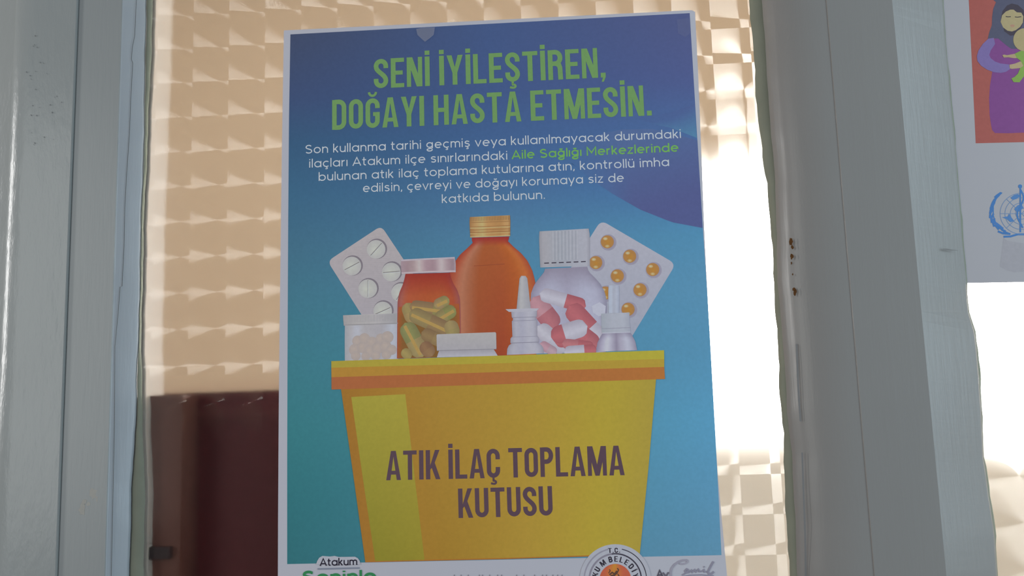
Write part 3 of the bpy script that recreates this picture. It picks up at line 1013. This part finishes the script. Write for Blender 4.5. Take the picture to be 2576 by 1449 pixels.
caps = [((1022, 762), (1040, 812), 34, (136, 116, 56), (144, 118, 60)), ((1030, 770), (1148, 786), 34, (124, 96, 52), (122, 112, 50)), ((1092, 770), (1130, 752), 28, (140, 116, 64), (128, 118, 56)),
        ((1096, 806), (1146, 776), 34, G1, (116, 118, 50)), ((1030, 786), (1130, 832), 40, (126, 108, 54), (124, 96, 50)), ((1018, 812), (1064, 898), 44, (112, 116, 54), (140, 122, 64)),
        ((1060, 836), (1120, 862), 34, (120, 92, 46), (126, 100, 50)), ((1130, 806), (1144, 850), 36, (138, 118, 62), (134, 118, 58)), ((1062, 862), (1088, 896), 34, (120, 82, 44), (126, 90, 48)), ((1012, 880), (1034, 900), 26, (142, 124, 56), (140, 122, 56))]
for i, (p, q, w, c1, c2) in enumerate(caps):
    a = Art(7.3 + i * .12)
    a.capsule(p, q, w, c1, c2)
    a.y -= LAYER * .06
    L = math.hypot(q[0] - p[0], q[1] - p[1]); ex, ey = (q[0] - p[0]) / L, (q[1] - p[1]) / L
    if i in (1, 2, 3, 4, 5):
        o = -w * .08
        a.stroke([(p[0] + ex * 7 + ey * o, p[1] + ey * 7 - ex * o), (q[0] - ex * 7 + ey * o, q[1] - ey * 7 - ex * o)], 8, (166, 138, 82))
    a.done('green_capsule', jar2)
a = Art(7.5)
a.loft([(1009, 655), (1008.5, 668), (1010, 688)], [(1144, 648), (1146.5, 660), (1146.5, 685)], lambda u, v, x, y: ramp([(0, (156, 138, 148)), (.1, (150, 128, 136)), (.24, (160, 142, 146)), (.33, (184, 172, 174)), (.45, (160, 136, 146)), (.6, (152, 128, 138)), (.74, (184, 172, 176)), (.85, (160, 140, 148)), (.95, (144, 122, 132)), (1, (160, 148, 158))], u), 6, 24)
a.y -= LAYER * .2
a.stroke([(1009, 655), (1075, 651.5), (1144, 648.5)], 4, (172, 164, 176))
a.stroke([(1010, 687), (1080, 683.5), (1146, 682)], 4, (178, 166, 174))
a.done('lid', jar2, 'pinkish white lid')

# ---- clear bottle of red and white capsules
Ls = [(1371, 676), (1368, 686), (1356, 700), (1344, 716), (1336, 737), (1334, 770), (1340, 890)]
Rs = [(1477, 671), (1481, 684), (1495, 697), (1510, 714), (1521.5, 734), (1527, 762), (1524, 886)]
a = Art(6)
a.loft(Ls, Rs, lambda u, v, x, y: mixc(ramp([(0, (134, 130, 152)), (.1, (154, 152, 174)), (.25, (166, 168, 190)), (.5, (154, 152, 174)), (.75, (166, 168, 190)), (.92, (160, 160, 182)), (1, (130, 128, 150))], u), (134, 128, 148), max(0, 1 - (y - 672) / 58) * .95), 26, 18)
clr = a.done('printed_bottle', poster, 'clear bottle of red and white capsules')
RED, WHT, PNK = (168, 74, 82), (176, 176, 194), (176, 130, 146)
caps = [((1340, 748), (1400, 826), 50, (176, 120, 132), (164, 84, 94), .5), ((1357, 738), (1474, 771), 36, WHT, RED, .56), ((1430, 768), (1516, 862), 50, RED, WHT, .62),
        ((1352, 820), (1424, 884), 42, (176, 176, 192), (166, 166, 184), .5), ((1396, 862), (1456, 842), 36, RED, (160, 80, 90), .5), ((1452, 832), (1504, 872), 44, RED, (162, 76, 84), .5),
        ((1386, 848), (1478, 820), 46, RED, WHT, .36), ((1358, 864), (1400, 889), 24, PNK, (170, 140, 154), .5), ((1414, 864), (1494, 872), 26, (172, 92, 98), RED, .5),
        ((1418, 886), (1502, 880), 30, WHT, RED, .62)]
for i, (p, q, w, c1, c2, sp) in enumerate(caps):
    a = Art(6.4 + i * .1)
    a.capsule(p, q, w, c1, c2, None, sp)
    a.done('red_white_capsule', clr)
a = Art(7.6)      # shine of the glass over the capsules
a.poly([(1488, 770), (1508, 760), (1524, 770), (1522, 790), (1506, 796), (1492, 786)], (174, 176, 196))
a.done('highlight', clr)
a = Art(6.5)
a.loft([(1357, 582), (1356, 600), (1357.5, 640), (1359, 673)], [(1481, 575), (1484, 592), (1484, 640), (1484, 669)], lambda u, v, x, y: ramp([(0, (140, 140, 150)), (.08, (158, 157, 166)), (.4, (152, 156, 168)), (.7, (158, 160, 173)), (.93, (162, 163, 176)), (1, (144, 144, 157))], u), 8, 14)
a.y -= LAYER * .2
for k in range(15):
    x = 1391 + k * 4.4
    a.stroke([(x, 582 - k * .2), (x + .6, 655 - k * .15)], 1.6, (146, 150, 162) if k % 2 else (168, 170, 181))
for k in range(6):
    x = 1369 + k * 18.5
    a.stroke([(x, 662.2 - k * .75), (x + 12, 661.6 - k * .75)], 2.6, (62, 56, 70))
a.done('cap', clr, 'ribbed white cap with dashed black seal line')

# ---- nasal spray
SPW = lambda u, v, x, y: ramp([(0, (146, 144, 158)), (.15, (166, 166, 180)), (.4, (158, 158, 176)), (.65, (170, 170, 184)), (.88, (164, 164, 180)), (1, (142, 140, 156))], u)
a = Art(9)
a.loft([(1286, 785), (1287.5, 798), (1290, 799), (1290, 806), (1287.5, 808), (1289, 847), (1287, 848), (1284, 852), (1284, 862), (1287, 864), (1280, 869), (1276, 878), (1275, 893)],
       [(1351, 782), (1350.5, 796), (1348, 797), (1348, 804), (1351, 806), (1351.5, 845), (1353, 846), (1356, 850), (1356, 860), (1353, 862), (1362, 868), (1367, 876), (1368, 889)], SPW, None, 12)
spray = a.done('printed_spray_bottle', poster, 'white nasal spray bottle')
a = Art(9.5)
a.loft([(1311, 694), (1307, 700), (1305, 720), (1302, 750), (1299.5, 778)], [(1322, 694), (1326.5, 700), (1329, 720), (1332, 748), (1335, 776)], lambda u, v, x, y: ramp([(0, (146, 146, 154)), (.3, (172, 172, 176)), (.6, (160, 160, 168)), (1, (150, 150, 160))], u), 12, 8)
a.done('nozzle', spray)
a = Art(9.7)
a.poly([(1271.5, 778), (1300, 777), (1335, 775.5), (1356, 776), (1350, 782), (1310, 785), (1280, 784.5)], (168, 168, 182))
a.stroke([(1288, 799), (1350, 797)], 1.4, (134, 132, 150)); a.stroke([(1288.5, 807.5), (1351, 805)], 1.4, (140, 138, 156))
a.stroke([(1284, 863), (1356, 860.5)], 1.6, (130, 128, 146)); a.stroke([(1287, 848), (1353, 846)], 1.2, (140, 138, 156))
a.done('collar', spray)

# ---- small white jar in front
a = Art(10)
a.loft([(1105, 882), (1103, 886), (1099, 899)], [(1242, 879), (1245, 883), (1252, 895)], lambda u, v, x, y: mixc((150, 148, 158), (172, 172, 184), v), 4, 8)
jar3 = a.done('printed_jar', poster, 'small plain white jar')
a = Art(10.5)
a.poly(rounded_quad([(1098, 841), (1248, 835.5), (1249, 878.5), (1099, 883)], 4), lambda x, y: mixc((166, 164, 166), (158, 156, 164), (y - 838) / 44))
a.y -= LAYER * .2
a.stroke([(1099, 882), (1249, 878)], 1.6, (132, 130, 140))
a.done('lid', jar3)

# ---- dropper bottle
a = Art(9)
a.loft([(1516, 838), (1511, 846), (1503, 862), (1499, 885)], [(1584, 835), (1590, 843), (1598, 858), (1603, 881)], lambda u, v, x, y: mixc(ramp([(0, (132, 126, 150)), (.12, (160, 156, 178)), (.25, (184, 186, 202)), (.42, (156, 152, 172)), (.5, (136, 130, 152)), (.58, (156, 152, 172)), (.8, (176, 178, 196)), (1, (134, 130, 152))], u), (130, 124, 146), max(0, 1 - (y - 835) / 16) * .7), 10, 18)
drop = a.done('printed_dropper_bottle', poster, 'small clear dropper bottle')
a = Art(9.3)
a.loft([(1512.5, 789), (1513, 820), (1514, 837)], [(1583.5, 786), (1584, 816), (1586.5, 835)], lambda u, v, x, y: ramp([(0, (150, 156, 168)), (.3, (160, 164, 178)), (.8, (164, 168, 182)), (1, (150, 154, 170))], u), 5, 8)
a.y -= LAYER * .2
a.stroke([(1514, 827), (1586, 824)], 1.4, (138, 138, 156)); a.stroke([(1515, 838), (1586, 835.5)], 2.4, (172, 174, 190))
a.done('cap', drop)
a = Art(9.3)
a.loft([(1531, 718), (1530, 740), (1531, 788)], [(1557, 718), (1558, 740), (1557, 787)], lambda u, v, x, y: ramp([(0, (158, 166, 184)), (.25, (168, 176, 194)), (.5, (158, 162, 178)), (.8, (166, 172, 190)), (1, (150, 156, 176))], u), 5, 8)
a.done('dropper_tube', drop)

# ---- yellow collection bin
a = Art(11)
BODY = lambda u, v, x, y: ramp([(0, (150, 106, 42)), (.08, (154, 112, 44)), (.3, mixc((160, 126, 52), (152, 118, 44), v)), (.6, (164, 136, 54)), (.85, (166, 148, 54)), (1, (160, 142, 60))], u)
a.loft([(857.4, 976), (888, 1190), (919, 1414.5)], [(1650.8, 949), (1631, 1180), (1609.3, 1395.5)], BODY, 16, 24)
a.y -= LAYER * .2
a.stroke([(919, 1413), (1270, 1405), (1609, 1394.5)], 3, (158, 104, 44))
bin_ = a.done('printed_bin', poster, 'yellow collection bin')
a = Art(11.5)
a.loft([(883.6, 998.6), (913, 1205), (944, 1411.5)], [(1019.5, 991.5), (1043, 1200), (1068, 1408.5)], lambda u, v, x, y: mixc(mixc((154, 146, 58), (158, 148, 60), u), mixc((130, 124, 42), (140, 130, 46), u), v), 12, 6)
a.done('highlight', bin_, 'paler yellow slanting stripe')
a = Art(12)
E3 = lambda L, R: (lambda u, v, x, y: mixc(L, R, u))
a.loft([(833.5, 908.5), (833.5, 925)], [(1670.5, 881), (1671, 903)], E3((160, 146, 58), (168, 158, 58)), None, 10)
a.loft([(833.5, 925), (833.8, 949)], [(1671, 903), (1671, 923)], E3((166, 124, 52), (166, 142, 56)), None, 10)
a.loft([(833.8, 949), (834, 980)], [(1671, 923), (1673, 953.5)], E3((158, 94, 58), (166, 106, 54)), None, 10)
a.done('rim', bin_, 'orange and yellow banded rim')
a = Art(12)
write(a, 'ATIK İLAÇ TOPLAMA', TALL, (971.5, 1208.3), (1571.5, 1195.3), 73.5, (82, 64, 76), .160, .092)
write(a, 'KUTUSU', TALL, (1153.8, 1303.3), (1391, 1297), 74, (82, 64, 76), .160, .092)
a.done('lettering', bin_, 'dark purple capital lettering')

# ---- white footer with its marks
FW = (156, 160, 180)
a = Art(12.5, inkf=lambda c: PAPER)
a.poly([(795, 1420), (798, 1411), (803, 1403), (811, 1398.5), (830, 1400), (842, 1398.5), (852, 1401), (893, 1400.5), (900, 1404), (905, 1411), (907, 1420)], FW)
halo = a.done('footer_halo', poster, 'white halo round the small footer word')
a = Art(13)
write(a, 'Atakum', ROUND, (805, 1423.6), (898.5, 1421.2), 18.5, (32, 28, 44), .16, .12)
a.done('footer_lettering', poster, 'small black footer word')
a = Art(13)
a.stroke([(799, 1431.3), (904.5, 1428.8)], 3.6, (112, 120, 138))
a.done('footer_line', poster)
a = Art(13)
write(a, 'Seninle', ROUND, (761, 1466.5), (945, 1462.5), 29, (44, 118, 74), .185, .15)
a.done('footer_lettering', poster, 'bold green footer word')
a = Art(13)
for x in (1143, 1160, 1178, 1206, 1214, 1232, 1252, 1262, 1300, 1318, 1345, 1365, 1375, 1391, 1403, 1414):
    a.stroke([(x, 1445.5), (x + .5, 1456)], 2, (112, 112, 124))
a.done('footer_lettering', poster, 'grey footer line cut by the frame')
# town emblem
EC = (1548, 1458.5)
a = Art(13, inkf=lambda c: PAPER)
a.disc(EC[0], EC[1], 89.5, FW, n=64)
emb = a.done('printed_emblem', poster, 'round town emblem with orange middle')
a = Art(13.5)
ring = lambda r, a0, a1, n=48: [(EC[0] + r * math.sin(math.radians(t)), EC[1] - r * math.cos(math.radians(t))) for t in [a0 + (a1 - a0) * i / n for i in range(n + 1)]]
a.stroke(ring(78.5, -150, -13), 3.6, (134, 134, 150)); a.stroke(ring(78.5, 12, 150), 2.2, (52, 48, 60))
a.stroke(ring(65.5, -160, -8), 4.6, (122, 120, 136)); a.stroke(ring(65.5, -8, 160), 3.4, (58, 54, 68))
a.done('ring', emb)
a = Art(13.5)
for ch, ang in zip('ATAKUMBELEDİYESİ', (-122, -106, -91, -75.5, -60, -37, -13.5, 2, 17.5, 33, 50, 64, 78, 96, 112, 126)):
    if abs(ang) > 130: continue
    t = math.radians(ang)
    rx, ry = math.cos(t), math.sin(t)
    bx, by = EC[0] + 45.5 * math.sin(t), EC[1] - 45.5 * math.cos(t)
    w = 9.5 * TALL[ch][0] / .51
    if ch == 'İ': w = 3.4
    cap_v = 14.0
    # each letter stands on the ring with its own baseline
    A0 = (bx - rx * w / 2, by - ry * w / 2); B0 = (bx + rx * w / 2, by + ry * w / 2)
    write(a, ch, TALL, A0, B0, cap_v, (48, 44, 56), .2, .05)
a.done('lettering', emb)
a = Art(13.5)
write(a, 'T.C.', TALL, (1530, 1391), (1560, 1390), 12, (50, 46, 58), .18, .12)
a.done('lettering', emb)
a = Art(13.6)
for k in range(12):
    pass
a.loft([(EC[0] - 40 * math.sin(math.radians(t)), EC[1] - 40 * math.cos(math.radians(t))) for t in range(0, 181, 9)], [(EC[0] + 40 * math.sin(math.radians(t)), EC[1] - 40 * math.cos(math.radians(t))) for t in range(0, 181, 9)], lambda u, v, x, y: mixc((186, 134, 46), (176, 88, 66), min(1, abs(u - .45) * 2.2 + v * .8)), None, 12)
a.done('disc', emb, 'orange disc')
a = Art(14)
for pts, w in (([(1531, 1442), (1535, 1436), (1533, 1432)], 2.5), ([(1533, 1446), (1540, 1440), (1546, 1444), (1552, 1436)], 4), ([(1536, 1449), (1545, 1447), (1553, 1440)], 5), ([(1552, 1442), (1556, 1434), (1553, 1429)], 3), ([(1540, 1449), (1538, 1455)], 3), ([(1554, 1444), (1559, 1452)], 3)):
    a.stroke(pts, w, (84, 62, 52))
a.done('figure', emb)
# handwriting
SG = (122, 122, 140)
a = Art(13)
write(a, 'A', ROUND, (1653, 1452), (1668, 1451.6), 18, (72, 70, 84), .2, .1)
write(a, 'v', ROUND, (1668, 1451.6), (1683, 1451), 16, (92, 90, 104), .2, .1)
C_ = [(1731, 1411.8), (1727, 1409), (1718, 1409.5), (1708, 1413), (1697, 1420), (1690, 1429), (1687, 1440), (1688, 1452)]
a.stroke(C_, 5, (136, 136, 152))
a.stroke([(1731, 1412), (1727, 1416), (1719, 1419), (1709, 1418)], 4, (138, 138, 154))
a.stroke([(1716, 1447), (1726, 1441), (1732, 1434), (1728, 1431), (1723, 1436), (1726, 1441), (1734, 1440), (1740, 1434), (1742, 1440), (1748, 1433), (1751, 1439), (1757, 1432), (1760, 1438), (1766, 1437), (1771, 1433), (1772, 1439), (1778, 1438)], 3.6, SG)
a.stroke([(1795, 1412.5), (1790, 1421), (1785, 1430), (1781, 1439), (1784, 1444), (1791, 1443), (1796, 1438)], 5, SG)
a.stroke([(1770, 1427), (1773, 1425)], 3.4, SG)
a.stroke([(1712, 1452), (1735, 1447), (1765, 1446), (1796, 1449)], 3, SG)
a.done('signature', poster, 'grey handwriting')

# ---- clear tape holding the poster
T1 = tape_material('clear_tape', .16, (.70, .68, .72)); T2 = tape_material('thin_clear_tape', .035, (.60, .60, .66))


def tape(pts, mat, label):
    m = MB(); n = len(pts)
    c = at(sum(p[0] for p in pts) / n, sum(p[1] for p in pts) / n, -.0013)
    f = [m.vert(at(x, y, -.00135)) for x, y in pts]; bk = [m.vert(at(x, y, -.00128)) for x, y in pts]
    m.face(f[::-1]); m.face(bk)
    for i in range(n):
        j = (i + 1) % n; m.face((f[i], f[j], bk[j], bk[i]))
    o = m.build('adhesive_tape', mat, None, c); tag(o, label, 'tape', 'tape holding the poster')
    return o


tape([(1047, 73), (1060, 70), (1094, 68.5), (1091, 87.5), (1080, 97), (1069, 105), (1060, 97), (1050, 87.5)], T1, "pointed piece of clear tape left of the middle on the poster's top edge")
tape([(1703, 50), (1738, 44), (1742, 80), (1724, 93), (1706, 84)], T2, "small clear tape at the poster's upper right corner")

# ------------------------------------------------------------------ the second poster, on the pane beyond the mullion
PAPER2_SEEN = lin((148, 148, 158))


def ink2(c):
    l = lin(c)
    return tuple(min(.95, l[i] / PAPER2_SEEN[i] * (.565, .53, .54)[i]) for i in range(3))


class Art2(Art):
    def __init__(s, layer):
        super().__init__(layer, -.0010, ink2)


bl_ = at(2431, 712, -.001)
RX = at(2576, 400, -.001).x
p2 = empty('poster', (bl_.x + .1, -.001, bl_.z))
tag(p2, 'white poster with a drawn mother in purple on a red panel, beyond the mullion', 'poster')
m = MB()
xe = bl_.x + .21
zt = at(2373, 0, -.001).z + .09
# the sheet's lower edge is level in the photo
brr = at(2576, 709.5, -.001); slope = (brr.z - bl_.z) / (brr.x - bl_.x)
tl = at(2367, 0, -.001)
P = [Vector((tl.x - .003, -.001, zt)), tl, at(2394, 330, -.001), at(2416, 560, -.001), bl_, Vector((xe, -.001, bl_.z + slope * .21)), Vector((xe, -.001, zt))]
f = [m.vert(p) for p in P]; bk = [m.vert(Vector((p.x, -.0006, p.z))) for p in P]
for t in tessellate_polygon([[Vector((p.x, p.z, 0)) for p in P]]):
    m.face([f[i] for i in t]); m.face([bk[i] for i in reversed(t)])
for i in range(len(P)):
    j = (i + 1) % len(P); m.face((f[i], f[j], bk[j], bk[i]))
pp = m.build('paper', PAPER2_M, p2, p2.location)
_b = bmesh.new(); _b.from_mesh(pp.data); bmesh.ops.recalc_face_normals(_b, faces=_b.faces); _b.to_mesh(pp.data); _b.free()
a = Art2(1)
a.loft([(2433, -120), (2437, 0), (2446, 180), (2454.5, 360.5)], [(2900, -150), (2905, -20), (2912, 165), (2920, 349)], lambda u, v, x, y: (146, 80, 76), None, 4)
a.done('printed_background', p2, 'brick red panel')
Q = lambda pts: [(2420 + x / 3.622, y / 3.622) for x, y in pts]
a = Art2(2)
a.poly(Q([(300, 350), (265, 420), (240, 520), (265, 560), (290, 600), (275, 660), (255, 780), (247, 900), (252, 1050), (265, 1140), (275, 1185), (300, 1212), (420, 1214), (565, 1208), (760, 1200), (810, 1180), (835, 1050), (840, 900), (820, 760), (800, 560), (770, 400), (720, 340)]), (112, 64, 122))
fig = a.done('printed_mother', p2, 'drawn mother in a purple dress')
a = Art2(3)
a.poly(Q([(240, -40), (330, -160), (450, -200), (600, -160), (680, -40), (700, 120), (720, 260), (740, 360), (600, 445), (450, 445), (400, 410), (330, 350), (235, 352), (250, 290), (272, 230), (275, 150), (285, 80), (310, 20)]), (76, 77, 98))
a.done('headscarf', fig)
a = Art2(4)
a.poly(Q([(355, 160), (370, 100), (410, 50), (455, 32), (510, 45), (560, 90), (575, 160), (540, 250), (490, 320), (440, 325), (385, 285)]), (62, 56, 68))
a.poly_y = None
a.y -= LAYER * .3
a.poly(Q([(352, 200), (365, 140), (400, 105), (440, 88), (470, 88), (500, 112), (540, 115), (560, 150), (555, 205), (530, 245), (490, 275), (455, 287), (415, 280), (375, 250)]), (150, 138, 108))
a.y -= LAYER * .3
a.stroke(Q([(398, 150), (418, 154), (445, 152)]), 2, (56, 48, 56)); a.stroke(Q([(482, 154), (505, 157), (540, 152)]), 2, (56, 48, 56))
a.stroke(Q([(440, 233), (458, 229), (478, 233)]), 2.2, (160, 110, 104)); a.stroke(Q([(445, 242), (460, 244), (474, 241)]), 1.6, (160, 112, 104))
a.done('face', fig)
a = Art2(6)
a.poly(Q([(240, 352), (290, 345), (302, 400), (262, 460), (248, 500), (262, 530), (300, 560), (350, 578), (432, 588), (436, 630), (400, 655), (355, 664), (290, 658), (230, 635), (175, 600), (140, 555), (136, 510), (150, 460), (190, 400)]), (110, 96, 148))
a.done('sleeve', fig)
a = Art2(6)
a.poly(Q([(430, 590), (480, 580), (530, 560), (600, 560), (600, 612), (530, 620), (455, 628), (434, 622)]), (154, 138, 110))
a.done('hand', fig)
a = Art2(7)
a.poly(Q([(480, 490), (520, 470), (580, 445), (700, 450), (720, 620), (640, 700), (560, 700), (525, 750), (470, 748), (450, 715), (480, 700), (510, 670), (530, 620), (560, 600), (540, 560), (500, 528)]), (113, 142, 70))
baby = a.done('baby', fig)
a = Art2(8)
a.disc(2420 + 572 / 3.622, 362 / 3.622, 29, (148, 136, 104))
a.poly(Q([(368, 502), (385, 497), (410, 503), (480, 490), (500, 530), (470, 530), (420, 522), (380, 524)]), (152, 136, 108))
a.done('baby_skin', fig)
# blue wreath-and-globe emblem
a = Art2(2)
K = lambda x, y: (2420 + x / 4.263, 420 + y / 4.263)
EX = 640
BLUE = (62, 106, 164)


def both(pts, w, col=BLUE):
    a.stroke([K(x, y) for x, y in pts], w, col)
    a.stroke([K(2 * EX - x, y) for x, y in pts], w, col)


both([(430, 275), (370, 330), (335, 420), (335, 520), (365, 610), (430, 680), (510, 715)], 3.0)
for (x0, y0, x1, y1) in ((420, 275, 350, 330), (400, 300, 325, 390), (370, 330, 305, 450), (350, 380, 300, 500), (335, 440, 300, 550), (338, 500, 320, 600), (350, 550, 345, 640), (375, 600, 395, 672), (415, 640, 470, 692), (440, 700, 520, 718)):
    both([(x0, y0), ((x0 + x1) / 2 - 14, (y0 + y1) / 2 + 6), (x1, y1)], 5.0)
both([(300, 520), (330, 580), (400, 630), (440, 665)], 6.0, (66, 108, 168))
both([(345, 625), (400, 650), (440, 670)], 5)
both([(385, 690), (440, 712), (510, 718)], 5)
both([(445, 748), (520, 745), (600, 722), (640, 722)], 5)
for rr in (60, 115, 170, 220):
    a.stroke([K(EX + rr * 1.05 * math.cos(t * math.pi / 24), 500 + rr * math.sin(t * math.pi / 24)) for t in range(49)], 1.4, (98, 124, 164), True)
for ang in (0, 45, 135):
    c, s = math.cos(math.radians(ang)), math.sin(math.radians(ang))
    a.stroke([K(EX - 225 * c, 500 - 215 * s), K(EX + 225 * c, 500 + 215 * s)], 1.4, (98, 124, 164))
a.y -= LAYER * .3
for pts in ([(430, 540), (490, 530), (505, 500), (530, 540), (560, 580), (520, 592), (480, 560)], [(520, 330), (560, 300), (600, 290), (630, 310), (580, 345), (540, 350)], [(560, 450), (600, 410), (640, 400), (660, 440), (620, 470), (580, 480)], [(690, 520), (760, 500), (800, 540), (760, 600), (700, 580)], [(700, 330), (770, 350), (790, 420), (720, 430)]):
    a.poly([K(x, y) for x, y in pts], (72, 112, 166))
a.stroke([K(EX - 14, 200), K(EX - 14, 700)], 4, BLUE)
a.stroke([K(EX - 14 + 34 * math.sin(k / 3.2), 240 + k * 18) for k in range(24)], 4, BLUE)
a.disc(*K(EX - 16, 208), 5, BLUE)
a.done('printed_emblem', p2, 'blue wreath and globe emblem')
a = Art2(1)
a.poly([(2524, 598), (2535, 606), (2576, 612), (2620, 612), (2630, 660), (2600, 682), (2551, 685), (2532, 680), (2515, 671), (2519, 640)], (142, 141, 152))
a.done('printed_smudge', p2, 'pale grey print below the emblem')
